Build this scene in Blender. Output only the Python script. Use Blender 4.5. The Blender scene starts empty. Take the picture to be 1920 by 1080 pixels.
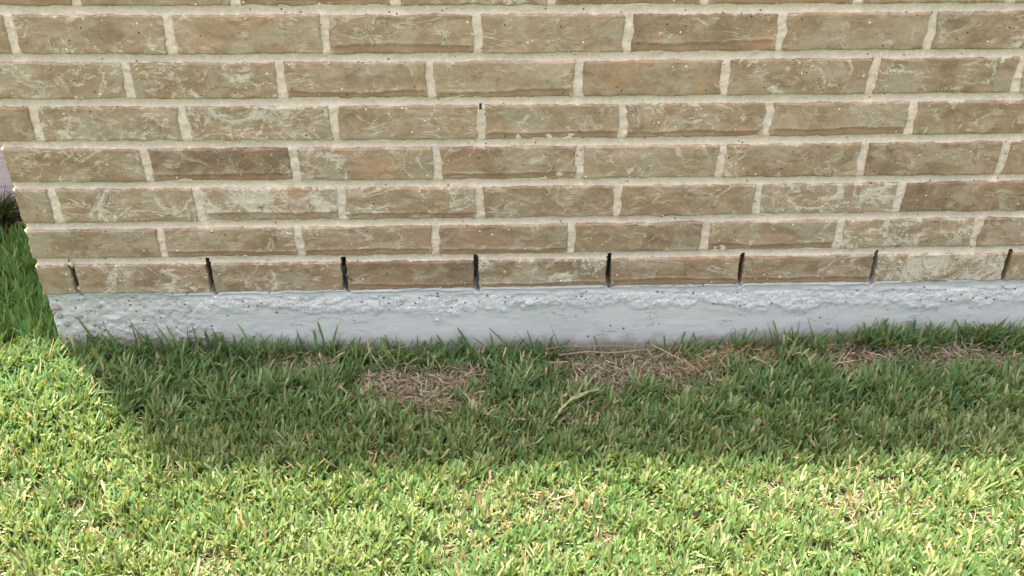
import bpy, math, numpy as np
from mathutils import Matrix, Vector
rng = np.random.default_rng(7)
S = bpy.context.scene
C = S.collection

# ------------------------------------------------------------ camera
cam_d = bpy.data.cameras.new('camera'); cam = bpy.data.objects.new('camera', cam_d); C.objects.link(cam)
cam_d.sensor_width = 36.0; cam_d.lens = 1900.0 / 1920 * 36
cam_d.clip_start = 0.02; cam_d.clip_end = 500
ar = Vector((0.99954107, -0.02985081, 0.00515502)); au = Vector((0.01173043, 0.53831027, 0.84266509)); af = Vector((0.02792924, 0.8422179, -0.53841338))
CAMP = Vector((0.83685, -1.64153, 1.05659))
m = Matrix.Identity(4)
for i in range(3):
    m[i][0] = ar[i]; m[i][1] = au[i]; m[i][2] = -af[i]; m[i][3] = CAMP[i]
cam.matrix_world = m
S.camera = cam
# ------------------------------------------------------------ sky, sun, exposure
SUN_TRAVEL = Vector((0.30, -0.345, -2.62)).normalized()
elev = math.asin(-SUN_TRAVEL.z)
w = bpy.data.worlds.new('World'); S.world = w; w.use_nodes = True
nt = w.node_tree; nt.nodes.clear()
sky = nt.nodes.new('ShaderNodeTexSky'); sky.sky_type = 'NISHITA'; sky.sun_disc = False
sky.sun_elevation = elev; sky.sun_rotation = math.atan2(-SUN_TRAVEL.x, -SUN_TRAVEL.y)
sky.air_density = 0.7; sky.dust_density = 4.5; sky.ozone_density = 0.6
bg = nt.nodes.new('ShaderNodeBackground'); bg.inputs[1].default_value = 0.15
wo = nt.nodes.new('ShaderNodeOutputWorld'); wt = nt.nodes.new('ShaderNodeMix'); wt.data_type = 'RGBA'; wt.blend_type = 'MULTIPLY'; wt.inputs[0].default_value = 1; wt.inputs[7].default_value = (1.17, 1.0, .85, 1)   # hazy warm sky
nt.links.new(sky.outputs[0], wt.inputs[6]); nt.links.new(wt.outputs[2], bg.inputs[0]); nt.links.new(bg.outputs[0], wo.inputs[0])
sl = bpy.data.lights.new('sun', 'SUN'); sl.energy = 4.1; sl.angle = math.radians(1.5); sl.color = (1, 0.90, 0.68)
so = bpy.data.objects.new('sun', sl); C.objects.link(so); so.rotation_euler = SUN_TRAVEL.to_track_quat('-Z', 'Y').to_euler()
S.view_settings.view_transform = 'Standard'; S.view_settings.look = 'None'
S.view_settings.exposure = 2.3; S.view_settings.gamma = 1
S.render.engine = 'CYCLES'

# ------------------------------------------------------------ noise
def _h(ix, iy, iz, s):
    n = (ix.astype(np.int64) * 374761393 + iy.astype(np.int64) * 668265263 + iz.astype(np.int64) * 2147483647 + s * 974634777) & 0xffffffff
    n = ((n ^ (n >> 13)) * 1274126177) & 0xffffffff
    n = ((n ^ (n >> 16)) * 2246822519) & 0xffffffff
    return ((n ^ (n >> 15)) & 0xffff) / 32767.5 - 1.0
def noise(x, y, z, s=0):
    x, y, z = np.broadcast_arrays(np.asarray(x, float), np.asarray(y, float), np.asarray(z, float))
    fx, fy, fz = np.floor(x), np.floor(y), np.floor(z)
    a, b, c = x - fx, y - fy, z - fz
    a = a*a*(3-2*a); b = b*b*(3-2*b); c = c*c*(3-2*c)
    r = 0
    for i in (0, 1):
        for j in (0, 1):
            for k in (0, 1):
                r = r + (a if i else 1-a) * (b if j else 1-b) * (c if k else 1-c) * _h(fx+i, fy+j, fz+k, s)
    return r
def fbm(x, y, z, s=0, o=4):
    r = 0; A = 1
    for i in range(o):
        r = r + A * noise(x * 2**i, y * 2**i, z * 2**i, s + i * 17); A *= 0.5
    return r
def sstep(a, b, x):
    t = np.clip((x - a) / (b - a), 0, 1); return t*t*(3-2*t)

# ------------------------------------------------------------ mesh helpers
def mesh_obj(name, V, F, mat, parent=None, attrs=None, smooth=True, uvs=None):
    V = np.asarray(V, np.float32).reshape(-1, 3)
    me = bpy.data.meshes.new(name)
    F = np.asarray(F, np.int32); k = F.shape[1]; n = len(F)
    me.vertices.add(len(V)); me.vertices.foreach_set('co', V.ravel())
    me.loops.add(n*k); me.loops.foreach_set('vertex_index', F.ravel())
    me.polygons.add(n); me.polygons.foreach_set('loop_start', np.arange(0, n*k, k, dtype=np.int32))
    me.polygons.foreach_set('loop_total', np.full(n, k, dtype=np.int32))
    me.polygons.foreach_set('use_smooth', np.full(n, smooth, dtype=bool))
    for an, av in (attrs or {}).items():
        at = me.attributes.new(an, 'FLOAT_COLOR', 'POINT')
        av = np.asarray(av, np.float32)
        if av.shape[1] == 3: av = np.hstack([av, np.ones((len(av), 1), np.float32)])
        at.data.foreach_set('color', av.ravel())
    me.update(calc_edges=True)
    me.materials.append(mat)
    o = bpy.data.objects.new(name, me); C.objects.link(o)
    if parent: o.parent = parent
    return o
def tag(o, label=None, cat=None, group=None, kind=None):
    for k, v in (('label', label), ('category', cat), ('group', group), ('kind', kind)):
        if v: o[k] = v
    return o
def grid_faces(n, mm, off=0, flip=False):
    i, j = np.meshgrid(np.arange(n-1), np.arange(mm-1), indexing='ij')
    a = (i*mm + j).ravel() + off
    f = np.stack([a, a+mm, a+mm+1, a+1], 1)
    return f[:, ::-1] if flip else f
def empty(name, loc=(0, 0, 0)):
    o = bpy.data.objects.new(name, None); C.objects.link(o); o.location = loc; o.empty_display_size = .1; return o
def boxm(x0, x1, y0, y1, z0, z1):
    V = [(x, y, z) for x in (x0, x1) for y in (y0, y1) for z in (z0, z1)]
    F = [(0,1,3,2),(4,6,7,5),(0,4,5,1),(2,3,7,6),(0,2,6,4),(1,5,7,3)]
    return np.array(V, float), np.array(F)
def join(parts):
    V = []; F = []; o = 0
    for v, f in parts: V.append(v); F.append(f + o); o += len(v)
    return np.vstack(V), np.vstack(F)

# ------------------------------------------------------------ materials
class NT:
    def __init__(s, name):
        s.m = bpy.data.materials.new(name); s.m.use_nodes = True; s.t = s.m.node_tree; s.t.nodes.clear()
        s.out = s.t.nodes.new('ShaderNodeOutputMaterial'); s.b = s.t.nodes.new('ShaderNodeBsdfPrincipled')
        s.t.links.new(s.b.outputs[0], s.out.inputs[0])
    def n(s, ty, **kw):
        nd = s.t.nodes.new(ty)
        for k, v in kw.items(): setattr(nd, k, v)
        return nd
    def l(s, a, b): s.t.links.new(a, b)
    def val(s, sock, v):
        if isinstance(v, bpy.types.NodeSocket): s.l(v, sock)
        elif v is not None: sock.default_value = v
    def math(s, op, a, b=0.0, c=None, clamp=False):
        nd = s.n('ShaderNodeMath', operation=op, use_clamp=clamp); s.val(nd.inputs[0], a); s.val(nd.inputs[1], b)
        if c is not None: s.val(nd.inputs[2], c)
        return nd.outputs[0]
    def mix(s, f, a, b, bt='MIX'):
        nd = s.n('ShaderNodeMix', data_type='RGBA', blend_type=bt); s.val(nd.inputs[0], f)
        s.val(nd.inputs[6], a if isinstance(a, bpy.types.NodeSocket) else (*a, 1)); s.val(nd.inputs[7], b if isinstance(b, bpy.types.NodeSocket) else (*b, 1))
        return nd.outputs[2]
    def noise(s, vec, sc, det=4, rough=.55, dist=0.0):
        nd = s.n('ShaderNodeTexNoise'); s.l(vec, nd.inputs['Vector']); nd.inputs['Scale'].default_value = sc
        nd.inputs['Detail'].default_value = det; nd.inputs['Roughness'].default_value = rough; nd.inputs['Distortion'].default_value = dist
        return nd.outputs[0]
    def vor(s, vec, sc, feat='F1'):
        nd = s.n('ShaderNodeTexVoronoi', feature=feat); s.l(vec, nd.inputs['Vector']); nd.inputs['Scale'].default_value = sc
        return nd
    def ss(s, a, b, x):
        nd = s.n('ShaderNodeMapRange', interpolation_type='SMOOTHSTEP'); s.val(nd.inputs[0], x); s.val(nd.inputs[1], a); s.val(nd.inputs[2], b)
        return nd.outputs[0]
    def attr(s, name):
        nd = s.n('ShaderNodeAttribute', attribute_name=name); sp = s.n('ShaderNodeSeparateColor'); s.l(nd.outputs[0], sp.inputs[0])
        return nd, sp.outputs
    def vmath(s, op, a, b):
        nd = s.n('ShaderNodeVectorMath', operation=op); s.val(nd.inputs[0], a); s.val(nd.inputs[1], b); return nd.outputs[0]
    def bump(s, h, dist, strength=1.0, nrm=None):
        nd = s.n('ShaderNodeBump'); nd.inputs['Distance'].default_value = dist; nd.inputs['Strength'].default_value = strength
        s.l(h, nd.inputs['Height'])
        if nrm: s.l(nrm, nd.inputs['Normal'])
        return nd.outputs[0]
    def fin(s, col, rough=.9, nrm=None, spec=.3):
        s.val(s.b.inputs['Base Color'], col if isinstance(col, bpy.types.NodeSocket) else (*col, 1)); s.val(s.b.inputs['Roughness'], rough)
        s.b.inputs['Specular IOR Level'].default_value = spec
        if nrm: s.l(nrm, s.b.inputs['Normal'])
        return s.m

def mat_brick():
    s = NT('fired clay brick'); P = s.n('ShaderNodeTexCoord').outputs['Object']
    off, _ = s.attr('offs'); _, k = s.attr('kind'); _, q = s.attr('mask')   # kind: tone, scum, orange ; mask: lip, edge, row
    V = s.vmath('ADD', P, off.outputs['Vector'])
    st = s.vmath('MULTIPLY', V, (1.0, 1.0, 1.45))
    n1 = s.noise(st, 15, 7, .62, 1.0); n2 = s.noise(V, 75, 5, .6, .6); n3 = s.noise(st, 9, 3, .5, .6)
    tone = s.math('ADD', k[0], s.math('MULTIPLY_ADD', n1, 1.7, -.85))
    tone = s.math('ADD', tone, s.math('MULTIPLY_ADD', n2, .6, -.3), clamp=True)
    r = s.n('ShaderNodeValToRGB'); s.l(tone, r.inputs[0])
    e = r.color_ramp.elements; e[0].position = 0; e[0].color = (.165, .118, .071, 1); e[1].position = 1; e[1].color = (.365, .312, .220, 1)
    x = r.color_ramp.elements.new(.35); x.color = (.245, .182, .108, 1); x = r.color_ramp.elements.new(.7); x.color = (.305, .238, .150, 1)
    col = r.outputs[0]
    # orange flashes
    of = s.math('MULTIPLY', s.ss(.50, .66, n3), s.math('MULTIPLY', k[2], .85), clamp=True)
    of = s.math('ADD', of, s.math('MULTIPLY', s.ss(.52, .7, n1), .22), clamp=True)
    col = s.mix(of, col, (.40, .25, .155))
    # grey-green bloom
    gb = s.math('MULTIPLY', s.ss(.50, .60, s.noise(s.vmath('ADD', st, (3., 1., 7.)), 13, 6, .62, .8)), .48)
    col = s.mix(gb, col, (.36, .33, .245))
    # swirled slurry veins
    wv = s.noise(s.vmath('MULTIPLY', V, (1., 1., 1.5)), 13, 5, .58, 1.1)
    ridge = s.ss(.030, .010, s.math('ABSOLUTE', s.math('SUBTRACT', wv, .5)))
    wv2 = s.noise(s.vmath('MULTIPLY', s.vmath('ADD', V, (5., 2., 9.)), (.7, 1., 1.9)), 19, 4, .58, 1.0)
    ridge2 = s.ss(.040, .006, s.math('ABSOLUTE', s.math('SUBTRACT', wv2, .47)))
    gate = s.ss(.42, .58, s.noise(V, 13, 3, .55, 0)); vis = s.ss(.40, .58, s.noise(s.vmath('ADD', V, (7., 3., 1.)), 20, 4, .6, .3))
    rd = s.math('MAXIMUM', s.math('MULTIPLY', ridge, gate), s.math('MULTIPLY', ridge2, s.math('SUBTRACT', 1.0, gate)))
    rd = s.math('MULTIPLY', rd, vis)
    rf = s.math('MULTIPLY', rd, s.math('MULTIPLY_ADD', k[1], .75, .22), clamp=True)
    col = s.mix(rf, col, (.58, .535, .41))
    # cream scum patches with a granular edge
    pn = s.math('ADD', s.noise(V, 19, 8, .74, .9), s.math('MULTIPLY_ADD', s.noise(V, 300, 3, .7), .34, -.17))
    pf = s.ss(0, .07, s.math('SUBTRACT', pn, s.math('MULTIPLY_ADD', k[1], -.19, .66)))
    col = s.mix(s.math('MULTIPLY', pf, .8), col, (.53, .50, .40))
    # darker smooth folds
    df = s.math('MULTIPLY', s.ss(.30, .20, s.noise(s.vmath('ADD', st, (9., 9., 2.)), 20, 4, .6, 1.5)), .6)
    df = s.ss(.40, .32, s.noise(s.vmath('ADD', st, (9., 9., 2.)), 20, 4, .6, 1.5))
    col = s.mix(s.math('MULTIPLY', df, .45), col, (.20, .145, .085))
    # torn lower lip
    col = s.mix(s.math('MULTIPLY', q[0], .62), col, (.27, .165, .095))
    # grains and pinholes
    v = s.vor(P, 130); sel = s.n('ShaderNodeSeparateColor'); s.l(v.outputs['Color'], sel.inputs[0])
    g = s.math('MULTIPLY', s.ss(.26, .14, v.outputs['Distance']), s.math('GREATER_THAN', sel.outputs[0], .97))
    col = s.mix(g, col, (.78, .74, .64))
    h = s.math('MULTIPLY', s.ss(.24, .12, v.outputs['Distance']), s.math('LESS_THAN', sel.outputs[0], .03))
    col = s.mix(h, col, (.035, .025, .018))
    fine = s.noise(P, 520, 4, .75)
    col = s.mix(.6, col, s.mix(fine, (.15, .15, .15), (.85, .85, .85)), 'OVERLAY')
    hh = s.math('ADD', s.math('MULTIPLY', n2, .8), s.math('MULTIPLY', rd, .55))
    hh = s.math('ADD', hh, s.math('MULTIPLY', pf, .45)); hh = s.math('ADD', hh, s.math('MULTIPLY', fine, .22)); hh = s.math('SUBTRACT', hh, s.math('MULTIPLY', h, 1.5))
    hh = s.math('SUBTRACT', hh, s.math('MULTIPLY', df, .5))
    return s.fin(col, .82, s.bump(hh, .0009), .3)
def mat_mortar():
    s = NT('sand lime mortar'); P = s.n('ShaderNodeTexCoord').outputs['Object']
    a = s.noise(P, 14, 5, .6, .4); b = s.noise(P, 480, 4, .75); c = s.noise(P, 120, 4, .6)
    col = s.mix(a, (.485, .42, .32), (.665, .585, .475)); col = s.mix(s.ss(.45, .75, c), col, (.66, .60, .50))
    col = s.mix(.6, col, s.mix(b, (.15, .15, .15), (.85, .85, .85)), 'OVERLAY')
    v = s.vor(P, 160); sel = s.n('ShaderNodeSeparateColor'); s.l(v.outputs['Color'], sel.inputs[0])
    h = s.math('MULTIPLY', s.ss(.30, .12, v.outputs['Distance']), s.math('LESS_THAN', sel.outputs[0], .05))
    col = s.mix(h, col, (.10, .075, .05))
    hh = s.math('ADD', s.math('MULTIPLY', b, .35), s.math('MULTIPLY', c, 1.0)); hh = s.math('SUBTRACT', hh, s.math('MULTIPLY', h, 1.5))
    return s.fin(col, .93, s.bump(hh, .0015), .2)
def mat_concrete():
    s = NT('painted rough concrete'); P = s.n('ShaderNodeTexCoord').outputs['Object']; _, q = s.attr('mask')   # mask: rough crest, bare pitted corner, mortar band
    a = s.noise(P, 9, 5, .6, .5); b = s.noise(P, 800, 3, .6); c = s.noise(P, 95, 5, .65, .5)
    brush = s.noise(s.vmath('MULTIPLY', P, (.07, .07, 1.)), 260, 3, .6, .2)
    col = s.mix(a, (.425, .455, .43), (.53, .555, .525))
    col = s.mix(s.math('MULTIPLY', s.ss(.45, .65, brush), .25), col, (.50, .52, .515))
    col = s.mix(s.math('MULTIPLY', q[0], s.math('MULTIPLY', s.ss(.36, .60, s.noise(P, 230, 5, .7, .4)), .85)), col, (.68, .69, .70))
    col = s.mix(.5, col, s.mix(b, (.25, .25, .25), (.75, .75, .75)), 'OVERLAY')
    bare = s.math('MULTIPLY', q[1], s.ss(.42, .60, s.noise(P, 45, 4, .6, .4)))
    col = s.mix(s.math('MULTIPLY', bare, .6), col, (.47, .45, .40))
    col = s.mix(s.math('MULTIPLY', q[2], .7), col, (.40, .425, .405))
    v = s.vor(P, 115); sel = s.n('ShaderNodeSeparateColor'); s.l(v.outputs['Color'], sel.inputs[0])
    thr = s.math('MULTIPLY_ADD', s.math('MAXIMUM', q[1], s.math('MULTIPLY', q[0], .5)), .20, .025)
    h = s.math('MULTIPLY', s.ss(.30, .16, s.math('ADD', v.outputs['Distance'], s.math('MULTIPLY_ADD', c, .3, -.15))), s.math('LESS_THAN', sel.outputs[0], thr))
    col = s.mix(s.math('MULTIPLY', h, .85), col, (.10, .095, .085))
    # thin cracks and scrapes on the paint
    wv = s.noise(s.vmath('MULTIPLY', P, (.5, 1., 1.6)), 15, 4, .6, 1.6)
    cr = s.math('MULTIPLY', s.ss(.0045, .0012, s.math('ABSOLUTE', s.math('SUBTRACT', wv, .5))), s.ss(.5, .62, s.noise(P, 11, 2)))
    col = s.mix(s.math('MULTIPLY', cr, .6), col, (.17, .17, .165))
    # soil splash along the ground
    z = s.n('ShaderNodeSeparateXYZ'); s.l(P, z.inputs[0])
    dirt = s.math('MULTIPLY', s.ss(-.095, -.142, s.math('ADD', z.outputs[2], s.math('MULTIPLY_ADD', s.noise(P, 30, 4), .06, -.03))), .75)
    col = s.mix(dirt, col, (.24, .215, .18))
    hh = s.math('ADD', s.math('MULTIPLY', b, .18), s.math('MULTIPLY', s.math('MULTIPLY', c, s.math('MULTIPLY_ADD', s.math('MAXIMUM', q[0], q[1]), 2.6, .35)), 1.0))
    hh = s.math('ADD', hh, s.math('MULTIPLY', brush, .35)); hh = s.math('SUBTRACT', hh, s.math('MULTIPLY', h, 1.6)); hh = s.math('SUBTRACT', hh, s.math('MULTIPLY', cr, .8))
    return s.fin(col, .75, s.bump(hh, .0013), .35)
def mat_simple(name, c1, c2, sc=20, rough=.9, bump=.001, spec=.3, bsc=None):
    s = NT(name); P = s.n('ShaderNodeTexCoord').outputs['Object']
    a = s.noise(P, sc, 5, .6, .4); b = s.noise(P, bsc or sc*6, 4, .6)
    return s.fin(s.mix(s.math('MULTIPLY_ADD', a, 2.0, -.5, clamp=True), c1, c2), rough, s.bump(b, bump), spec)
def mat_blade(name='grass blade', trans=.40):
    s = NT(name); at, q = s.attr('col'); _, k = s.attr('prm')    # prm: along-blade position, side, random
    P = s.n('ShaderNodeTexCoord').outputs['Object']
    vein = s.math('SINE', s.math('MULTIPLY', k[1], 38.0))
    col = s.mix(s.math('MULTIPLY_ADD', vein, .06, .06), at.outputs[0], (.02, .05, .01))
    s.fin(col, .5, None, .5)
    tr = s.n('ShaderNodeBsdfTranslucent'); s.l(s.mix(.55, at.outputs[0], (.42, .44, .07)), tr.inputs[0])
    mx = s.n('ShaderNodeMixShader'); mx.inputs[0].default_value = trans
    s.l(s.b.outputs[0], mx.inputs[1]); s.l(tr.outputs[0], mx.inputs[2]); s.l(mx.outputs[0], s.out.inputs[0])
    return s.m
def mat_ground():
    s = NT('soil and thatch'); P = s.n('ShaderNodeTexCoord').outputs['Object']
    a = s.noise(P, 60, 5, .65); b = s.noise(P, 3, 4, .6); c = s.noise(P, 400, 3, .6)
    col = s.mix(a, (.035, .030, .020), (.13, .105, .07)); col = s.mix(s.math('MULTIPLY', b, .5), col, (.05, .075, .022))
    d = s.n('ShaderNodeSeparateXYZ'); s.l(P, d.inputs[0])
    far = s.ss(2.0, 5.0, s.math('SQRT', s.math('ADD', s.math('POWER', s.math('SUBTRACT', d.outputs[0], 1.0), 2.0), s.math('POWER', d.outputs[1], 2.0))))
    col = s.mix(far, col, s.mix(c, (.05, .09, .022), (.14, .18, .06)))
    return s.fin(col, .95, s.bump(s.math('ADD', a, s.math('MULTIPLY', c, .4)), .006), .2)

M_brick = mat_brick(); M_mort = mat_mortar(); M_conc = mat_concrete(); M_blade = mat_blade(); M_ground = mat_ground()
M_dry = mat_blade('dry thatch', .12)
M_dark = mat_simple('shadowy cavity mortar', (.15, .14, .115), (.28, .26, .215), 40)
M_pebble = mat_simple('river pebble aggregate', (.20, .185, .16), (.33, .31, .275), 90, .7, .0006)
M_pink = NT('x')
def mat_pink():
    s = NT('pinkish lilac painted brick'); P = s.n('ShaderNodeTexCoord').outputs['Object']
    a = s.noise(P, 40, 5, .6); b = s.noise(P, 300, 3, .6)
    col = s.mix(a, (.50, .42, .40), (.64, .56, .53))
    col = s.mix(s.math('MULTIPLY', s.ss(.5, .7, s.noise(P, 120, 4, .6)), .4), col, (.62, .55, .55))
    return s.fin(col, .9, s.bump(s.math('ADD', a, s.math('MULTIPLY', b, .4)), .003), .2)
bpy.data.materials.remove(M_pink.m); M_pink = mat_pink()
M_roof = mat_simple('grey roof shingle', (.10, .09, .08), (.19, .17, .15), 30)
M_soffit = mat_simple('white painted soffit', (.70, .69, .66), (.78, .77, .74), 10, .6)
M_mulch = mat_simple('brown bark mulch', (.06, .040, .028), (.22, .16, .12), 60, .95, .01)

# ------------------------------------------------------------ house
house = tag(empty('brick_house', (0, 0, 0)), 'tan brick house corner on a grey concrete footing, rising from the lawn', 'house')
BX = [0, .35, .9, 1.35, 1.95]
BED = {8: [.002, .004, .0065, .008, .011], 7: [.0755, .0752, .076, .0785, .0810], 6: [.1505, .1512, .1525, .1550, .1575], 5: [.2335, .2325, .2310, .2318, .2338],
       4: [.3130, .3112, .3098, .3110, .3142], 3: [.3908, .3888, .3880, .3890, .3902], 2: [.4696, .4672, .4662, .4675, .4696], 1: [.5494, .5480, .5465, .5470, .5490]}
H = .07798
def bed(k, x):
    x = np.asarray(x, float)
    return np.interp(x, BX, BED[k]) if k in BED else (8-k)*H + 0*x + .0015
HEAD = {1: [.071, .3264, .5807, .8313, 1.0823, 1.3393, 1.5923], 2: [.2435, .499, .7516, 1.0028, 1.2544, 1.5103, 1.764],
        3: [.0719, .3238, .5827, .8357, 1.0826, 1.3393, 1.5936], 4: [.2451, .5046, .7571, 1.011, 1.2653, 1.522, 1.7771],
        5: [.0676, .3232, .5802, .8319, 1.084, 1.3423, 1.6051], 6: [.243, .4951, .7486, 1.0025, 1.2537, 1.5083, 1.7692],
        7: [.066, .320, .5734, .823, 1.076, 1.3302, 1.5879, 1.8469], 0: [.186, .4405, .698, .9515, 1.206, 1.458, 1.715]}
XMAX, TOPROW = 3.55, -23
def heads(k):
    h = list(HEAD.get(k, []))
    if not h:
        h = [(.0685 if k % 2 else .2443)]
    while h[-1] + .2538 < XMAX: h.append(h[-1] + .2538 + (rng.random()-.5)*.003)
    return h
HEADS = {k: heads(k) for k in range(7, TOPROW-1, -1)}
HEADS[0] = [.1555 - .085] + HEADS[0] if False else HEADS[0]
# tone, scum, orange, lip  per visible brick, left to right
KIND = {0: [(.5,.3,.2,1),(.5,.3,.2,0),(.55,.5,.1,1),(.5,.6,.1,0),(.4,.4,.2,1),(.4,.3,.4,1),(.5,.3,.3,0),(.4,.3,.1,0)],
 1: [(.4,.2,.1,0),(.55,.5,.1,0),(.62,.25,.3,0),(.55,.45,.1,1),(.62,.25,.1,0),(.35,.35,.8,1),(.5,.15,.15,0),(.4,.35,.1,0)],
 2: [(.6,.6,.1,0),(.45,.6,.1,0),(.52,.45,.3,1),(.78,.35,.05,1),(.42,.1,.5,0),(.42,.55,.05,0),(.42,.5,.1,0),(.4,.4,.1,0)],
 3: [(.45,.2,.5,0),(.6,.8,.1,0),(.5,.65,.6,0),(.52,.35,.2,0),(.5,.45,.15,1),(.42,.6,.9,1),(.62,.15,.3,1),(.4,.45,.1,0)],
 4: [(.4,.5,.1,0),(.12,.2,.35,1),(.5,.65,.75,0),(.35,.4,.4,1),(.72,.4,.1,0),(.48,.35,.05,0),(.35,.2,.15,0),(.4,.3,.1,0)],
 5: [(.42,.25,.3,0),(.55,.6,.1,0),(.6,1.0,.5,1),(.48,.7,.3,1),(.38,.25,.15,0),(.45,.2,.1,0),(.62,.85,.1,0),(.25,.25,.1,0)],
 6: [(.4,.1,.1,0),(.5,.4,.2,1),(.52,.5,.2,1),(.38,.35,.25,1),(.4,.25,.15,0),(.42,.45,.1,1),(.6,.9,.15,0),(.42,.4,.1,0)],
 7: [(.38,.05,.35,0),(.42,.65,.15,0),(.36,.5,.25,0),(.2,.2,.25,1),(.36,.65,.25,1),(.34,.3,.2,1),(.32,.35,.1,1),(.6,1.0,.1,0),(.5,.6,.1,0)]}
JT, BT = .0075, .0075      # half joint widths

def make_brick(u0, u1, k, D, kind, res, side=False, leftD=None, half7=False):
    """one brick; u along the wall, depth inward; torn edges, folds and lip"""
    W = u1-u0; sk = [.002, .006, .014]
    def axis(L, r, dl, dr):
        n = max(3, int(round(L/r))+1); mid = np.linspace(0, L, n); mid = np.insert(mid, [1, n-1], [min(.0018, L/n/2), L-min(.0018, L/n/2)]) if r < .004 else mid
        pl = list(np.arange(dl, 0, -(r*1.6 if dl > .03 and res < .004 and leftD else .03))) if dl > .02 else [dl]
        pl = [d for d in pl if d > .016] + [.014, .006, .002]
        pr = [.002, .006, .014, dr]
        p = np.concatenate([np.zeros(len(pl)), mid, np.full(len(pr), L)]); d = np.concatenate([pl, np.zeros(len(mid)), pr]); return p, d
    pu, du = axis(W, res, leftD or D, D)
    pv, dv = axis(1.0, res/.063, D, D)
    dv = np.array(dv)
    # rebuild the vertical axis in metres
    n = max(4, int(round(.063/res))+1); mid = np.linspace(0, 1, n)
    if res < .004: mid = np.insert(mid, [1, n-1], [.028, .972])
    pv = np.concatenate([np.zeros(4), mid, np.ones(4)]); dv = np.concatenate([[D, .014, .006, .002], np.zeros(len(mid)), [.002, .006, .014, D]])
    U, Vv = np.meshgrid(pu, pv, indexing='ij'); DU, DV = np.meshgrid(du, dv, indexing='ij')
    X = u0 + U
    zb = bed(k+1, X if not side else 0*X)+BT; zt = bed(k, X if not side else 0*X)-BT
    if k == 7 and not side: zb = zb - BT + .001
    Z = zb + Vv*(zt-zb)
    seed = rng.integers(1e6); o = rng.random(3)*50
    dep = np.maximum(DU, DV)
    de = np.minimum(np.minimum(U, W-U), np.minimum(Z-zb, zt-Z))
    R = .0028 + .0014*noise(X*60, Z*60, o[0], 3)
    rim = np.where(de < R, R*(1-np.clip(de, 0, R)/R)**2, 0)
    # taper for the lateral raggedness
    tp = np.clip(1-de/.009, 0, 1)
    q = 1.0
    X2 = X + tp*((.0011 if k == 7 else .0030)*noise(X*20+o[0], Z*55, dep*30, 5) + .0009*noise(X*150, Z*190, dep*60, 6))*q
    Z2 = Z + tp*(.0013*noise(X*35+o[1], Z*30, dep*30, 7) + .0008*noise(X*190, Z*150, dep*60, 8))*q
    Y = dep + rim
    front = (dep == 0)
    und = .0008*fbm(X*22+o[0], o[1], Z*34, 11, 3) + .0003*fbm(X*130, o[2], Z*190, 13, 2)
    # broad folds: asymmetric ridges like dragged clay
    fo = noise(X*16+o[2]+1.3*noise(X*30, o[0], Z*40, 2), o[0], Z*38, 21)
    und += .0008*sstep(-.08, .08, fo) * kind[1]
    tilt = (rng.random()-.5)*.0022
    Y += np.where(front, und + tilt*((Z-zb)/.06-.5), 0) - .0008*rng.random()
    lip = np.zeros_like(X)
    if kind[3]:
        lh = (.009+.006*rng.random()) + .003*noise(X*14, o[1], 0, 31) + .0012*noise(X*70, o[1], 0, 32)
        lip = sstep(.0018, -.0006, (Z-zb)-lh)*sstep(.002, .010, U)*sstep(.002, .010, W-U)
        Y += np.where(front, lip*.0013 - .0009*np.exp(-(((Z-zb)-lh-.0022)/.0022)**2), 0)
    Z = Z2
    if side: P = np.stack([Y, X2, Z], -1)
    else: P = np.stack([X2, Y, Z], -1)
    P = P.reshape(-1, 3); nn = len(P)
    offs = np.tile(o, (nn, 1))
    kk = np.tile(np.array([kind[0], kind[1], kind[2]]), (nn, 1))
    ms = np.stack([lip.ravel(), tp.ravel(), 0*tp.ravel()], 1)
    return P, grid_faces(len(pu), len(pv), flip=side), offs, kk, ms

D = .070
acc = []
for k in range(7, TOPROW-1, -1):
    hs = HEADS[k]; jt = .0044 if k == 7 else JT
    vis = k >= -1
    edges = [0.0] + hs
    for i in range(len(edges)):
        a = edges[i] + (0 if i == 0 else jt); b = (edges[i+1] - jt) if i+1 < len(edges) else edges[i]+.2538-jt
        if k == 0 and i == 0: b = edges[1]-jt
        kd = KIND.get(k, [])
        kind = kd[i] if i < len(kd) else (.25+.4*rng.random(), .1+.6*rng.random(), (.6*rng.random())**2*1.5, int(rng.random() < .4))
        res = .0023 if (vis and a < 1.98) else .009
        if i == 0: acc.append(make_brick(a, b, k, D, kind, res, leftD=(.2443-JT if k % 2 else .0685-JT)))
        else: acc.append(make_brick(a, b, k, D, kind, res))
    # return wall, facing left, into the recess
    y = .2443 if k % 2 else .0685
    while y < .62:
        b = min(y+.2538-JT, .70)
        kind = (.25+.4*rng.random(), .1+.5*rng.random(), (.6*rng.random())**2, int(rng.random() < .3))
        acc.append(make_brick(y+JT, b, k, D, kind, .006, side=True)); y += .2538
V = []; F = []; o_ = 0; A1 = []; A2 = []; A3 = []
for p, f, a1, a2, a3 in acc:
    V.append(p); F.append(f+o_); o_ += len(p); A1.append(a1); A2.append(a2); A3.append(a3)
wall = mesh_obj('brick_wall', np.vstack(V), np.vstack(F), M_brick, house, {'offs': np.vstack(A1), 'kind': np.vstack(A2), 'mask': np.vstack(A3)})
del acc, V, F

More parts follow.
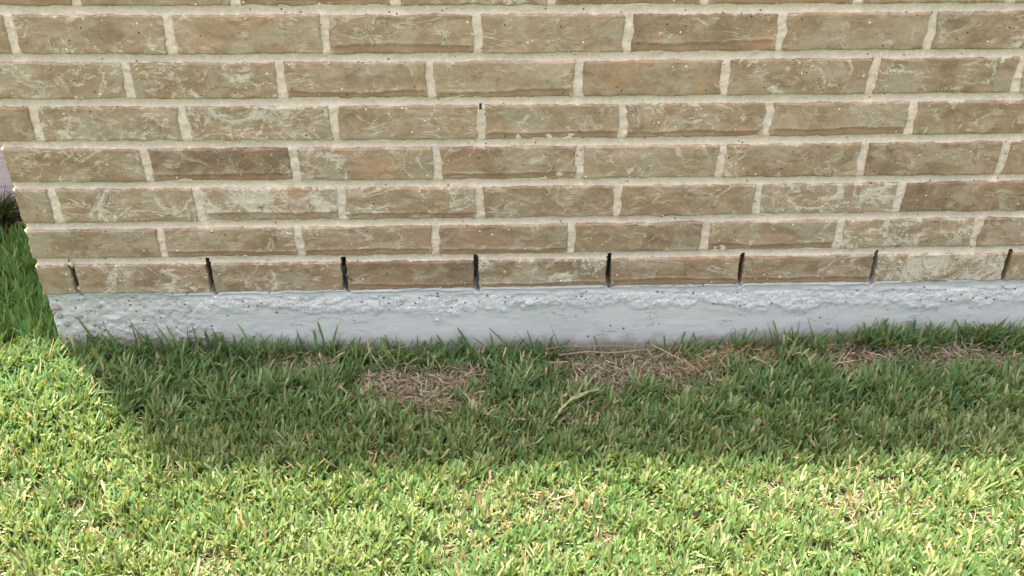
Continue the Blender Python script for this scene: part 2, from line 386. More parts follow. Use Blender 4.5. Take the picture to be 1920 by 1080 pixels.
# path round the corner: (x, y, nx, ny) inward normal n
def path(res, x1, y1, inset=.0, r=.004, coarse=.03, fine_to=1.98):
    side = np.concatenate([np.arange(y1, .25, -coarse), np.arange(.25, r+inset, -.004)])
    pts = [(inset, y, 1, 0) for y in side]
    for t in np.linspace(0, 90, 4): pts.append((inset + r - r*math.cos(math.radians(t)), inset + r - r*math.sin(math.radians(t)), math.cos(math.radians(t)), math.sin(math.radians(t))))
    fr = np.concatenate([np.arange(r+inset+res, fine_to, res), np.arange(fine_to, x1, coarse)])
    pts += [(x, inset, 0, 1) for x in fr]
    return np.array(pts)
# mortar sheet
P = path(.0024, XMAX, .70, .0, .007)
zl = np.concatenate([np.arange(.003, .66, .0022), np.arange(.66, (8-TOPROW)*H, .0075)])
PX, ZZ = np.meshgrid(P[:, 0], zl, indexing='ij'); PY = np.meshgrid(P[:, 1], zl, indexing='ij')[0]; NX = np.meshgrid(P[:, 2], zl, indexing='ij')[0]; NY = np.meshgrid(P[:, 3], zl, indexing='ij')[0]
dbed = np.full(PX.shape, 9.0)
for k in range(7, TOPROW-1, -1): dbed = np.minimum(dbed, np.abs(ZZ - bed(k, PX)))
qd = np.clip(dbed/BT, 0, 1)
dep = .0040 + .0016*(1-qd**2)*sstep(1, .9, qd) + np.where(dbed > BT, -.0008, 0)
dep += .0009*fbm(PX*22, PY*22, ZZ*60, 41, 3) + .0009*fbm(PX*120, PY*120, ZZ*120, 42, 3)
dep += .0016*np.clip(noise(PX*40, PY*40, ZZ*40, 43)-.45, 0, 1)*-2
dep = np.clip(dep, .0006, .02)
dep = np.clip(dep-.0030*NX*sstep(.5, .0, NY), .0004, .02)
dep -= .0028*sstep(.9, 1.0, np.maximum(NX*(PY < .004), 0))*(dbed < BT)*0
MV = np.stack([PX+NX*dep, PY+NY*dep, ZZ], -1).reshape(-1, 3)
MF = grid_faces(len(P), len(zl))
cx = MV[MF].mean(1)
cut = np.zeros(len(MF), bool)
W7 = HEADS[7][:12]
for j, xj in enumerate(W7):
    tp = np.clip((cx[:, 2]-.062)/.014, 0, 1)
    wd = .0068*(1-tp) + .0034*tp + .0006*noise(cx[:, 2]*150, j, 0, 50)
    cut |= (np.abs(cx[:, 0]-xj-.0006*np.sin(cx[:, 2]*90+j)) < wd) & (cx[:, 2] < .079+.002*math.sin(j*2.1)) & (cx[:, 1] < .02)
cut |= (np.abs(cx[:, 0]-.8352) < .0027) & (cx[:, 2] > .3715) & (cx[:, 2] < .3835) & (cx[:, 1] < .02)
mort = mesh_obj('mortar', MV, MF[~cut], M_mort, wall)
# open joints (weep holes) of the bottom course: pockets behind the face
for j, xj in enumerate(W7):
    d1 = .022 if j == 0 else .046
    y0 = .0075; V8 = []; pr = [boxm(xj-.010, xj+.010, d1, d1+.004, -.002, .083), boxm(xj-.010, xj+.010, y0, d1, -.004, .0025), boxm(xj-.010, xj+.010, y0, d1, .0785, .083),
          boxm(xj-.013, xj-.010, y0, d1, -.002, .083), boxm(xj+.010, xj+.013, y0, d1, -.002, .083)]
    v, f = join(pr); mesh_obj('weep_hole', v, f, M_dark, wall, smooth=False)
v, f = join([boxm(.827, .844, .010, .014, .365, .388), boxm(.827, .844, .006, .018, .363, .3675)]); mesh_obj('joint_gap', v, f, M_dark, wall, smooth=False)
# mortar crumb caught at the top of the first open joint
def blob(c, r, seed, mat, name, parent, n=14, rough=.3, sq=(1, 1, 1)):
    th = np.linspace(0, math.pi, n); ph = np.linspace(0, 2*math.pi, 2*n)
    T, Q = np.meshgrid(th, ph, indexing='ij'); x, y, z = np.sin(T)*np.cos(Q), np.sin(T)*np.sin(Q), np.cos(T)
    k = 1+rough*fbm(x*1.3+seed, y*1.3, z*1.3, seed, 3)
    V = np.stack([c[0]+r*sq[0]*k*x, c[1]+r*sq[1]*k*y, c[2]+r*sq[2]*k*z], -1).reshape(-1, 3)
    return mesh_obj(name, V, grid_faces(n, 2*n), mat, parent)
blob((.0668, .0045, .0715), .0062, 3, M_mort, 'mortar_crumb', wall, rough=.5, sq=(.8, .7, 1.3))
blob((.0700, .012, .012), .008, 4, M_mort, 'mortar_crumb', wall, rough=.5, sq=(.7, .7, .9))

# footing
P = path(.0026, XMAX, .75, .0035, .006)
zl = np.concatenate([np.arange(-.26, -.16, .02), np.arange(-.16, .0135, .0024)])
PX, ZZ = np.meshgrid(P[:, 0], zl, indexing='ij'); PY = np.meshgrid(P[:, 1], zl, indexing='ij')[0]; NX = np.meshgrid(P[:, 2], zl, indexing='ij')[0]; NY = np.meshgrid(P[:, 3], zl, indexing='ij')[0]
SX = PX-PY     # running length
low = -.043 + .009*noise(SX*5, 0, 0, 60) + .006*noise(SX*22, 0, 0, 61) + .005*noise(SX*90, 0, 0, 62) + .005*noise(SX*70, ZZ*90, 0, 162)
crest = sstep(low-.008, low+.010, ZZ)*sstep(.000, -.010, ZZ - .003*noise(SX*30, 0, 0, 63))
crest *= sstep(.10, .40, SX + .1*noise(SX*6, 0, 0, 70))*.9+.1
pit = sstep(.42, .22, SX + .55*(ZZ+.05) + .10*noise(SX*9, ZZ*9, 0, 64))
pit = np.maximum(pit, .0)
band = sstep(-.011, -.006, ZZ + .004*noise(SX*18, 0, 0, 65))
out = 0*PX
rg = .7*fbm(SX*45, PY*10, ZZ*60, 66, 2) + .9*fbm(SX*150, PY*10, ZZ*170, 166, 2) - 3.0*np.clip(noise(SX*120, ZZ*120, 3, 167)-.35, 0, 1)
out += crest*(.0012 + .0009*rg) + pit*(.0014*fbm(SX*90, PY*20, ZZ*90, 67, 4) - .0040*np.clip(noise(SX*150, ZZ*150, 3, 168)-.35, 0, 1))
out += .0014*np.clip(noise(SX*26, ZZ*60, 0, 68), 0, 1)*sstep(-.05, -.02, ZZ)
out += (1-np.maximum(crest, pit))*(.0004*fbm(SX*20, 0, ZZ*60, 69, 4)) + .0012*fbm(SX*6, 0, ZZ*8, 71, 2)
out += .0012*band
zed = np.interp(SX, [-1, 0, 1.0, 1.35, 1.58, 1.66, 1.85, 3], [.002, .003, .006, .008, .009, .0125, .0125, .006]) + .0022*noise(SX*26, 0, 0, 72) + .0012*noise(SX*110, 0, 0, 73)
for j, xj in enumerate(W7): zed = zed - .010*np.exp(-((SX-xj)/.0055)**2)
over = np.clip(ZZ-zed, 0, 1)
dd = -out + over*2.6
dd -= .0040*(1-sstep(0, .003, over))*sstep(-.004, .0, ZZ-zed)*.6
FV = np.stack([PX+NX*dd, PY+NY*dd, ZZ], -1).reshape(-1, 3)
msk = np.stack([crest.ravel(), pit.ravel(), band.ravel()], 1)
foot = mesh_obj('concrete_footing', FV, grid_faces(len(P), len(zl)), M_conc, house, {'mask': np.clip(msk, 0, 1)})
for (x, z, r, sq) in [(.0145, -.028, .0085, (1.1, .35, .75)), (.052, -.048, .0062, (1.25, .4, .7)), (.0285, -.065, .007, (.75, .4, .9)), (.019, -.047, .006, (.9, .3, .9)),
                      (.098, -.024, .005, (1, .3, .8)), (.745, -.066, .0045, (1.3, .3, .8)), (.925, -.030, .008, (1.1, .35, .9))]:
    o = blob((x, .0012, z), r, int(x*999), M_pebble if x < .3 else M_conc, 'pebble', foot, rough=.2, sq=sq)

# recess wall behind the corner: pinkish painted brick
pr = []
zb = -.15; r_ = 0
while zb < 2.35:
    x = -2.6 + (.127 if r_ % 2 else 0)
    while x < .0:
        x1 = min(x+.245, -.001); pr.append(boxm(x+.0, x1, .6025+.001*rng.random(), .66, zb+.0045, zb+.0715)); x += .254
    zb += H; r_ += 1
pr.append(boxm(-2.75, -.0, .6055, .70, -.25, 2.36))
v, f = join(pr); mesh_obj('recess_wall', v, f, M_pink, house, smooth=False)
# roof: main block above the wall, wing eave above the recess; both unseen, edges shaped to throw the shade on the lawn
v, f = join([boxm(-.004, XMAX+.4, -.004, 4.2, 2.42, 2.50)]); rf = mesh_obj('shade_roof', v, f, M_roof, house, smooth=False)
v, f = join([boxm(-2.9, -.006, .36, 4.2, 2.40, 2.50)]); mesh_obj('shade_roof', v, f, M_roof, house, smooth=False)
v, f = join([boxm(-2.9, -.006, .345, .36, 2.33, 2.51), boxm(0.0, XMAX, .0, .02, 2.404, 2.42)]); mesh_obj('fascia', v, f, M_soffit, house, smooth=False)
v, f = boxm(.075, XMAX, .075, .70, -.25, 2.42); mesh_obj('inner_wall', v, f, M_dark, house, smooth=False)
v, f = boxm(XMAX, XMAX+.1, .0, 4.2, -.25, 2.42); mesh_obj('end_wall', v, f, M_mort, house, smooth=False)

# ------------------------------------------------------------ ground
def G0(x, y): # ground height
    x = np.asarray(x, float); y = np.asarray(y, float)
    base = -.148 + .006*noise(x*4, y*4, 0, 80) + .003*noise(x*17, y*17, 0, 81)
    base += np.interp(x, [-.5, .05, .35, .8, 1.15, 1.42, 1.9, 3], [.004, .003, -.001, -.006, -.006, .008, .012, .010])*sstep(-.4, -.02, y)
    return base
def ax(a, b, r, lo, hi):
    c = np.arange(a, b, r); l = a - np.geomspace(r, a-lo, 26)[::-1]; h = b + np.geomspace(r, hi-b, 26); return np.concatenate([l, c, h])
gx = ax(-.8, 2.6, .012, -60, 60); gy = ax(-.9, .8, .012, -60, 60)
GX, GY = np.meshgrid(gx, gy, indexing='ij'); GZ = G0(GX, GY) - .002
gv = np.stack([GX, GY, GZ], -1).reshape(-1, 3)
tag(mesh_obj('ground', gv, grid_faces(len(gx), len(gy)), M_ground), kind='structure')
mx = np.arange(-2.6, -.01, .012); my = np.arange(.485, .606, .008); MX, MY = np.meshgrid(mx, my, indexing='ij')
MZ = G0(MX, MY) + .016*sstep(.485, .52, MY) + .006*fbm(MX*40, MY*40, 0, 85, 3)
tag(mesh_obj('mulch_bed', np.stack([MX, MY, MZ], -1).reshape(-1, 3), grid_faces(len(mx), len(my)), M_mulch), kind='structure')

# ------------------------------------------------------------ blades
def blades(root, az, lean, bend, L, Wd, col, tipw, rows=6, cols=3, twist=None, zcl=True, fold=.28):
    """vectorised ribbons; root (N,3); az heading; lean from vertical at the base, bend added along the length"""
    N = len(root); t = np.linspace(0, 1, rows)[None, :]
    ang = lean[:, None] + bend[:, None]*t**1.3
    ds = L[:, None]/(rows-1)
    hx = np.concatenate([np.zeros((N, 1)), np.cumsum(np.sin(ang[:, :-1])*ds, 1)], 1)
    hz = np.concatenate([np.zeros((N, 1)), np.cumsum(np.cos(ang[:, :-1])*ds, 1)], 1)
    curl = (rng.random(N)-.5)[:, None]*.5
    a2 = az[:, None] + curl*t
    cxp = root[:, 0:1] + np.cos(a2)*hx; cyp = root[:, 1:2] + np.sin(a2)*hx; czp = root[:, 2:3] + hz
    tw = (twist if twist is not None else (rng.random(N)-.5)*1.2)[:, None] * t + (rng.random(N)[:, None]-.5)*1.0
    # side vector and normal
    sx, sy = -np.sin(a2), np.cos(a2)
    nx, ny, nz = -np.cos(a2)*np.cos(ang), -np.sin(a2)*np.cos(ang), np.sin(ang)
    bx = sx*np.cos(tw) + nx*np.sin(tw); by = sy*np.cos(tw) + ny*np.sin(tw); bz = nz*np.sin(tw)
    mx_ = -sx*np.sin(tw) + nx*np.cos(tw); my_ = -sy*np.sin(tw) + ny*np.cos(tw); mz_ = nz*np.cos(tw)
    sharp = tipw[:, None] < .3; prof = .82+.30*t-.18*t**2; t0 = np.where(sharp, .35, .80); end = np.where(t > t0, 1-(1-tipw[:, None])*(np.clip(t-t0, 0, 1)/(1-t0))**np.where(sharp, 1.5, 1.2), 1.0)
    wv = Wd[:, None]*.5*prof*end
    P = []
    cs = [-1, 0, 1] if cols == 3 else [-1, 1]
    for c in cs:
        f = wv*fold*(abs(c)) if cols == 3 else 0
        P.append(np.stack([cxp + bx*wv*c + mx_*f, cyp + by*wv*c + my_*f, czp + bz*wv*c + mz_*f], -1))
    P = np.stack(P, 2)        # N, rows, cols, 3
    if zcl:
        inf = (root[:, 1] < 0)[:, None, None]
        lim = -.0015-.004*rng.random((N, 1, 1))
        P[..., 1] = np.where(inf & (P[..., 0] > -.02), np.minimum(P[..., 1], lim), P[..., 1])
        bk = (root[:, 1] >= 0)[:, None, None]
        P[..., 0] = np.where(bk, np.minimum(P[..., 0], -.002-.004*rng.random((N, 1, 1))), P[..., 0])
        P[..., 2] = np.maximum(P[..., 2], G0(P[..., 0], P[..., 1]) + .0005)
    nc = len(cs); per = rows*nc
    q = grid_faces(rows, nc)
    F = (q[None] + (np.arange(N)*per)[:, None, None]).reshape(-1, 4)
    cc = np.repeat(col[:, None], rows, 1)
    base = np.array([.26, .30, .14])
    tt = np.clip(1-t*3.0, 0, 1)[..., None]*.45
    cc = cc*(1-tt) + base*tt
    cc = np.repeat(cc[:, :, None, :], nc, 2).reshape(-1, 3)
    pm = np.stack(np.broadcast_arrays(t[..., None], np.array([abs(c) for c in cs])[None, None, :]*.5, rng.random(N)[:, None, None]), -1).reshape(-1, 3)
    return P.reshape(-1, 3), F, cc, pm
def pool(lst, name, mat):
    V = []; F = []; A = []; B = []; o = 0
    for p, f, c, q in lst: V.append(p); F.append(f+o); o += len(p); A.append(c); B.append(q)
    return mesh_obj(name, np.vstack(V), np.vstack(F), mat, None, {'col': np.vstack(A), 'prm': np.vstack(B)})
# dead patches (centre, radii, strength)
PATCH = [(.715, -.115, .115, .060, 1.0), (1.065, -.075, .10, .060, .9), (1.19, -.065, .13, .045, .8), (1.35, -.040, .10, .035, .85), (1.55, -.060, .13, .045, .95), (1.74, -.070, .14, .040, .85),
         (.50, -.055, .07, .035, .9), (.78, -.185, .07, .025, .5), (1.24, -.115, .09, .04, .6), (.93, -.43, .14, .05, .30), (1.42, -.43, .13, .06, .40), (.80, -.50, .05, .05, .25), (1.60, -.52, .12, .05, .25), (.40, -.53, .08, .03, .25), (1.05, -.20, .10, .04, .35)]
def dead(x, y):
    r = np.zeros_like(x)
    nn = .35*fbm(x*16, y*22, 0, 90, 3)
    for a, b, rx, ry, s in PATCH:
        d = np.sqrt(((x-a)/(rx*1.18))**2 + ((y-b)/(ry*1.3))**2) + nn
        r = np.maximum(r, s*sstep(1.15, .55, d))
    return r
def scatter(n, x0, x1, y0, y1):
    x = x0+(x1-x0)*rng.random(n); y = y0+(y1-y0)*rng.random(n)
    ok = ~((x > -.004) & (y > -.003)) & ~((y > .485)); return x[ok], y[ok]
GR = np.array([[.045, .125, .048], [.072, .172, .062], [.108, .218, .078], [.168, .268, .100], [.34, .385, .21]])
TAN = np.array([[.42, .36, .22], [.36, .30, .17], [.30, .21, .12], [.48, .44, .30], [.40, .38, .20]])
def mixcol(n, g, tan_p):
    """g 0 dark .. 1 pale"""
    u = np.clip(g + .23*rng.standard_normal(n), 0, .999)*4; i = u.astype(int); f = (u-i)[:, None]
    c = GR[i]*(1-f) + GR[i+1]*f
    c = c*(.8+.4*rng.random((n, 1)))
    isd = rng.random(n) < tan_p
    c[isd] = TAN[rng.integers(0, len(TAN), isd.sum())]*(.7+.5*rng.random((isd.sum(), 1)))
    return c
def lawn(n, x0, x1, y0, y1, rows=6, cols=3, wide=1.0, keep=None):
    x, y = scatter(n, x0, x1, y0, y1)
    # tufting: several shoots share a crown
    x = x + .004*noise(x*60, y*60, 0, 91); y = y + .004*noise(x*60, y*60, 5, 92)
    ok = ~((x > -.004) & (y > -.003))
    clump = fbm(x*30, y*38, 0, 93, 3); big = fbm(x*5, y*7, 0, 96, 2)
    d = dead(x, y)
    pr_ = np.clip(.72+.55*clump, .12, 1)*(1-.72*d)
    ok &= rng.random(len(x)) < pr_
    if keep is not None: ok &= keep(x, y)
    x, y, clump, big, d = x[ok], y[ok], clump[ok], big[ok], d[ok]; n = len(x)
    back = sstep(-.02, .04, y)*(x < 0)                       # tall grass left of the corner
    near = sstep(-.27, -.10, y)*(1-back)    # untrimmed strip by the footing
    edge = sstep(-.065, -.02, y)*(1-back)
    L = .026 + .016*rng.random(n) + near*(.008+.024*rng.random(n)) + edge*.010*rng.random(n) + back*(.004+.022*rng.random(n)) + .004*clump
    lean = np.abs(.48+.36*rng.standard_normal(n)); lean += near*.55*rng.random(n); fl = rng.random(n) < .12; lean[fl] = 1.1+.35*rng.random(fl.sum())
    lean = np.where(back > .5, np.abs(.15+.42*rng.standard_normal(n)), lean)
    bend = .05+.5*rng.random(n)*(.5+.9*near+.6*back)
    az = rng.random(n)*2*math.pi
    # mower drift to the right, and near the wall blades fan outwards
    b = rng.random(n) < .35; az[b] = rng.normal(.5, .7, b.sum())
    Wd = (.0030+.0019*rng.random(n))*wide*(1+.08*near+.25*back); L = L*(1-.45*d)
    cut = rng.random(n) < (.85*(1-.55*near)*(1-back)+.10)
    tip = np.where(cut, .72, .06)
    L = np.where(cut, L*.88, L)
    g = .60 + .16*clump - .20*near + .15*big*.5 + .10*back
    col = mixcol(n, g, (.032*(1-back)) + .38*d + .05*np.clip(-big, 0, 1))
    col[back > .5] *= np.array([.72, 1.12, .80])   # lush unmown grass beyond the corner; colour shifted greener to offset its dim light
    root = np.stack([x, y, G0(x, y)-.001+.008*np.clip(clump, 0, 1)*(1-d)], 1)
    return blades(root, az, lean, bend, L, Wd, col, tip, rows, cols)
L_ = []
L_.append(lawn(78000, -.45, 2.05, -.72, .0))
L_.append(lawn(9000, -.55, .0, .0, .48))
L_.append(lawn(18000, -.45, 2.05, -.72, .0, 5, 2, .9, keep=None))
# wider surroundings, seen only from other viewpoints
out_ = lambda x, y: ~((x > -.45) & (x < 2.05) & (y > -.72) & (y < .48))
L_.append(lawn(60000, -2.4, 3.9, -2.2, .48, 4, 2, 1.5, keep=out_))
# long shoots leaning on the footing
def px_tuft(lst, n, spread, Lm, leanm):
    rt = []; 
    for (x, y) in lst:
        for _ in range(n): rt.append((x+rng.normal(0, spread), min(y+rng.normal(0, spread*.5), -.006)))
    rt = np.array(rt); n_ = len(rt); z = G0(rt[:, 0], rt[:, 1])
    return blades(np.column_stack([rt, z]), rng.random(n_)*2*math.pi, np.abs(rng.normal(leanm, .25, n_)), .2+.5*rng.random(n_), Lm*(.5+.7*rng.random(n_)), .0042+.0020*rng.random(n_),
                  mixcol(n_, .30, .05), np.where(rng.random(n_) < .25, .6, .05), 7, 3)
HB = [(0.095,-0.114,0.056,-0.056),(0.127,-0.108,0.107,-0.066),(0.141,-0.114,0.08,-0.073),(0.162,-0.121,0.16,-0.058),(0.18,-0.096,0.161,-0.051),(0.188,-0.109,0.208,-0.071),(0.2,-0.128,0.171,-0.079),(0.235,-0.109,0.206,-0.061),(0.221,-0.116,0.228,-0.078),(0.249,-0.116,0.227,-0.067),(0.257,-0.11,0.261,-0.072),(0.28,-0.097,0.274,-0.071),(0.295,-0.104,0.275,-0.068),(0.303,-0.104,0.297,-0.081),(0.313,-0.098,0.309,-0.069),(0.34,-0.098,0.315,-0.079),(0.354,-0.105,0.349,-0.09),(0.391,-0.086,0.363,-0.065),(0.381,-0.096,0.36,-0.09),(0.41,-0.1,0.404,-0.083),(0.527,-0.108,0.518,-0.062),(0.529,-0.108,0.55,-0.072),(0.473,-0.113,0.478,-0.097),(0.587,-0.115,0.593,-0.096),(0.686,-0.123,0.671,-0.095),(0.689,-0.123,0.708,-0.098),(0.775,-0.125,0.746,-0.101),(0.77,-0.131,0.793,-0.097),(0.823,-0.119,0.787,-0.086),(0.749,-0.121,0.76,-0.112),(0.907,-0.108,0.847,-0.087),(0.87,-0.107,0.82,-0.105),(0.944,-0.128,0.9,-0.084),(0.939,-0.115,0.923,-0.088),(0.997,-0.129,0.969,-0.074),(0.991,-0.109,0.97,-0.106),(1.059,-0.13,1.064,-0.117),(1.072,-0.13,1.054,-0.107),(1.189,-0.125,1.174,-0.105),(1.198,-0.112,1.193,-0.103),(1.359,-0.121,1.355,-0.098),(1.401,-0.116,1.378,-0.087),(1.433,-0.116,1.409,-0.079),(1.455,-0.116,1.447,-0.088),(1.501,-0.104,1.478,-0.072),(1.53,-0.118,1.568,-0.078),(1.595,-0.119,1.609,-0.067),(1.563,-0.125,1.587,-0.092),(1.498,-0.117,1.529,-0.095),(1.667,-0.107,1.643,-0.089),(1.681,-0.12,1.702,-0.101),(1.746,-0.121,1.731,-0.099),(1.789,-0.122,1.804,-0.1),(1.842,-0.116,1.848,-0.093),(1.877,-0.123,1.886,-0.091),(1.9,-0.111,1.901,-0.078)]
hb = np.array(HB); dx_ = hb[:, 2]-hb[:, 0]; zg = G0(hb[:, 0], -.016+0*hb[:, 0]); dz_ = hb[:, 3]-zg; n_ = len(hb)
L_.append(blades(np.column_stack([hb[:, 0], np.full(n_, -.016), zg]), np.where(dx_ >= 0, .25, math.pi-.25)+0*dx_, np.arctan2(np.abs(dx_), dz_), np.full(n_, .08), np.hypot(dx_, dz_)*1.08, .0062+.0020*rng.random(n_), mixcol(n_, .34, .0), np.where(rng.random(n_) < .5, .5, .15), 8, 3))
xs = list(np.array([.16, .175, .20, .23, .25, .27, .29, .31, .33, .35, .365, .385, .40, .42, .44, .47, .50, .545, .58, .60, .66, .70, .74, .80, .86, .91, .94, .97]))
xs += list(1.33+.6*rng.random(34)) + list(.06+.30*rng.random(10))
L_.append(px_tuft([(x, -.012-.012*rng.random()) for x in xs], 8, .009, .060, .42))
L_.append(px_tuft([(1.42+.5*rng.random(), -.02-.02*rng.random()) for _ in range(26)], 9, .010, .066, .5))
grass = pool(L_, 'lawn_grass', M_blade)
tag(grass, 'green lawn grass, long and shaded by the footing, mown short and sunlit in front', 'grass', kind='stuff')
# dry thatch: thin dead strands lying under and between the shoots
def thatch(n, x0, x1, y0, y1, fn, hi, Lm=.030, wd=.0011):
    x, y = scatter(n, x0, x1, y0, y1); d = dead(x, y); ok = rng.random(len(x)) < fn(d, y); x, y, d = x[ok], y[ok], d[ok]; n = len(x)
    z = G0(x, y) + hi*rng.random(n)*(.35+d)
    c = np.array([[.34, .295, .23], [.27, .23, .18], [.44, .405, .33], [.20, .155, .115], [.31, .215, .14]])[rng.choice(5, n, p=[.3, .25, .2, .15, .1])]*(.45+.60*rng.random((n, 1)))
    org = np.exp(-(((x-1.35)/.14)**2 + ((y+.035)/.04)**2)); c = c*(1-org[:, None]*.6) + np.array([.40, .22, .11])*org[:, None]*.6
    L = Lm*(.4+1.0*rng.random(n)); lean = 1.15+.5*rng.random(n); bend = rng.normal(0, .5, n)
    return blades(np.column_stack([x, y, z]), rng.random(n)*2*math.pi, lean, bend, L, wd*(.7+1.1*rng.random(n)), c, np.full(n, .4), 6, 2, twist=rng.normal(0, 1.5, n))
T_ = [thatch(85000, -.45, 2.05, -.72, -.003, lambda d, y: .10+1.0*d, .012, .028, .0010), thatch(34000, -.45, 2.05, -.30, -.003, lambda d, y: .0+1.0*d, .018, .024, .0014), thatch(2500, -.55, 0, 0, .48, lambda d, y: .3+d, .01)]
th = pool(T_, 'dead_thatch', M_dry); tag(th, 'dry brown dead grass strands matted in bare patches along the footing', 'dead grass', kind='stuff')
# mulch chips
n = 900; x = -1.2+1.18*rng.random(n); y = .488+.11*rng.random(n)
v = blades(np.column_stack([x, y, G0(x, y)+.014+.008*rng.random(n)]), rng.random(n)*6.28, 1.3+.4*rng.random(n), rng.normal(0, .3, n), .012+.02*rng.random(n), .004+.005*rng.random(n),
           np.array([[.20, .14, .10], [.10, .07, .05], [.32, .25, .19]])[rng.integers(0, 3, n)], np.full(n, .7), 3, 2)
tag(pool([v], 'mulch_chips', M_dry), 'brown bark chips loose on the bed behind the corner', 'mulch', kind='stuff')

# ------------------------------------------------------------ strap-leaved plants in the bed
def plant(px, py, n, L, label):
    r = np.column_stack([px+rng.normal(0, .012, n), py+rng.normal(0, .010, n), np.full(n, -.128)])
    b = blades(r, rng.random(n)*2*math.pi, np.abs(rng.normal(.55, .3, n)), .5+.9*rng.random(n), L*(.6+.5*rng.random(n)), .0045+.002*rng.random(n),
               np.array([.018, .042, .018])*(.6+.9*rng.random((n, 1))), np.full(n, .04), 9, 3, zcl=False)
    P = b[0]; P[:, 0] = np.minimum(P[:, 0], -.006); P[:, 1] = np.minimum(P[:, 1], .600)
    o = pool([b], 'border_plant', M_blade); tag(o, label, 'plant'); return o
plant(-.325, .530, 300, .088, 'dark green strap-leaved clump in the mulch beside the brick corner')
plant(-.62, .55, 150, .10, 'larger dark strap-leaved clump farther left in the mulch bed')

# ------------------------------------------------------------ runners, stems and the scrap in the joint
def tube(name, pts, r, col, label, cat, group=None, nodes=True, leaves=0, lc=(.24, .27, .13)):
    pts = np.array(pts, float); t = np.linspace(0, len(pts)-1, 40); Pc = np.stack([np.interp(t, np.arange(len(pts)), pts[:, i]) for i in range(3)], 1)
    for _ in range(3): Pc[1:-1] = (Pc[:-2]+2*Pc[1:-1]+Pc[2:])/4
    Pc += .0008*np.stack([noise(t*2, 0, 0, 5), noise(t*2, 1, 0, 6), noise(t*2, 2, 0, 7)], 1)
    T = np.gradient(Pc, axis=0); T /= np.linalg.norm(T, axis=1)[:, None]
    A = np.cross(T, [0, 0, 1.]); A /= np.linalg.norm(A, axis=1)[:, None]; B = np.cross(T, A)
    rr = r*(1+.5*(np.abs((t*2.2) % 1-.5) > .42)*nodes)*np.interp(t, [0, t[-1]], [1, .7])
    th = np.linspace(0, 2*math.pi, 9)
    V = Pc[:, None]+rr[:, None, None]*(A[:, None]*np.cos(th)[None, :, None]+B[:, None]*np.sin(th)[None, :, None])
    mat = mat_simple(name+' skin', tuple(c*.7 for c in col), tuple(min(1, c*1.2) for c in col), 120, .7, .0004)
    o = mesh_obj(name, V.reshape(-1, 3), grid_faces(40, 9), mat); tag(o, label, cat, group)
    for i in range(leaves):
        j = 3+int(34*(i+.5)/leaves); root = Pc[j:j+1]
        az = np.array([math.atan2(T[j, 1], T[j, 0]) + (1 if i % 2 else -1)*(.5+.4*rng.random())])
        b = blades(root, az, np.array([.9+.4*rng.random()]), np.array([.2]), np.array([.026+.014*rng.random()]), np.array([.0048]), np.array([lc])*(.8+.4*rng.random()), np.array([.08]), 7, 3, zcl=False)
        lf = pool([b], 'leaf', M_blade); lf.parent = o
    return o
g = -.137
tube('grass_runner', [(.955, -.235, g+.002), (.975, -.205, g+.012), (1.0, -.178, g+.018), (1.03, -.163, g+.018), (1.052, -.150, g+.010)], .0024, (.27, .30, .17), 'thick pale runner rising from shaded grass in front of the bare patches', 'grass runner', 'grass runners', leaves=6)
tube('dead_stem', [(.955, -.020, g+.012), (1.0, -.014, g+.015), (1.06, -.015, g+.014), (1.12, -.018, g+.015), (1.165, -.022, g+.010)], .0014, (.18, .145, .11), 'upper brown dead stem lying level along the footing above the bare patch', 'dead stem', 'dead stems')
tube('dead_stem', [(.985, -.034, g+.008), (1.04, -.028, g+.011), (1.10, -.031, g+.009), (1.16, -.028, g+.014), (1.168, -.045, g+.004)], .0019, (.20, .165, .13), 'lower thicker dead stem below the upper one, hooked at its right end', 'dead stem', 'dead stems')
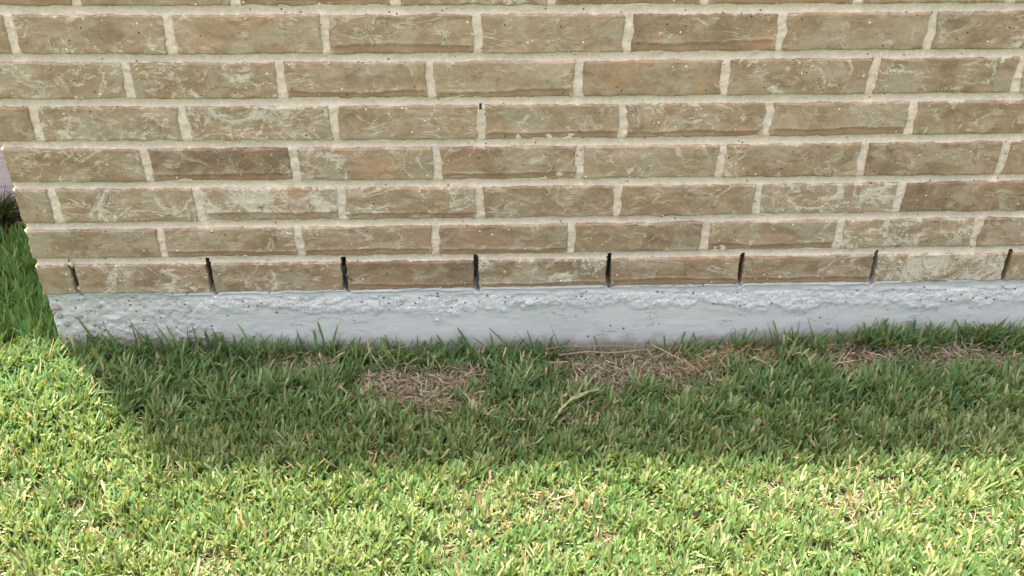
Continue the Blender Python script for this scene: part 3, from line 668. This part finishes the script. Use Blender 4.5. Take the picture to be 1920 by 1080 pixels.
tube('dead_stem', [(1.17, -.022, g+.020), (1.20, -.045, g+.016), (1.23, -.070, g+.013), (1.245, -.085, g+.008)], .0013, (.26, .215, .155), 'straight tan stem slanting down to the right from the hooked stem', 'dead stem', 'dead stems')
tube('dead_stem', [(.80, -.155, g+.012), (.815, -.195, g+.012), (.85, -.222, g+.010), (.90, -.232, g+.011), (.935, -.228, g+.008)], .0015, (.32, .27, .19), 'curved tan stem sweeping round under the large left bare patch', 'dead stem', 'dead stems')
tube('grass_runner', [(1.49, -.135, g+.008), (1.495, -.105, g+.014), (1.52, -.085, g+.017), (1.55, -.080, g+.017), (1.58, -.072, g+.016)], .0016, (.40, .34, .20), 'bent yellowish runner in the shaded grass at the right', 'grass runner', 'grass runners', leaves=3)
tube('grass_runner', [(1.36, -.070, g+.022), (1.385, -.095, g+.022), (1.40, -.120, g+.018), (1.42, -.135, g+.014)], .0016, (.26, .31, .13), 'short leafy light green runner right of the orange dead patch', 'grass runner', 'grass runners', leaves=7, lc=(.20, .26, .10))
# dark scrap wedged in the third open joint
xj = W7[2]
th_ = np.linspace(0, 1, 14)
cxs = xj + .0006*np.sin(th_*7); zs = .010+.050*th_
pv = [(cxs, zs, .0022+.0006*np.sin(th_*9), .0035)]
V = []
for c, z, hw, y in zip(cxs, zs, pv[0][2], .004+.003*np.sin(th_*5)): V += [(c-hw, y, z), (c-hw, y+.003, z), (c+hw, y+.003, z), (c+hw, y, z), (c-hw, y, z)]
sc = mesh_obj('scrap', np.array(V), grid_faces(14, 5), mat_simple('dark blue grey plastic', (.018, .028, .034), (.05, .065, .07), 200, .45, .0006))
tag(sc, 'small dark scrap wedged in the third open joint from the corner', 'debris')
P2 = np.array([(xj+.001, .003, .040), (xj+.005, -.0025, .0395), (xj+.010, -.004, .034), (xj+.0135, -.003, .0335), (xj+.012, -.0025, .0275)])
V = []
for i, p in enumerate(P2):
    r = [.0016, .0013, .0011, .0013, .0006][i]
    for a in np.linspace(0, 2*math.pi, 7): V.append((p[0]+r*math.cos(a)*.6, p[1]+r*math.sin(a), p[2]+r*math.cos(a)))
mesh_obj('loose_end', np.array(V), grid_faces(5, 7), sc.data.materials[0], sc)
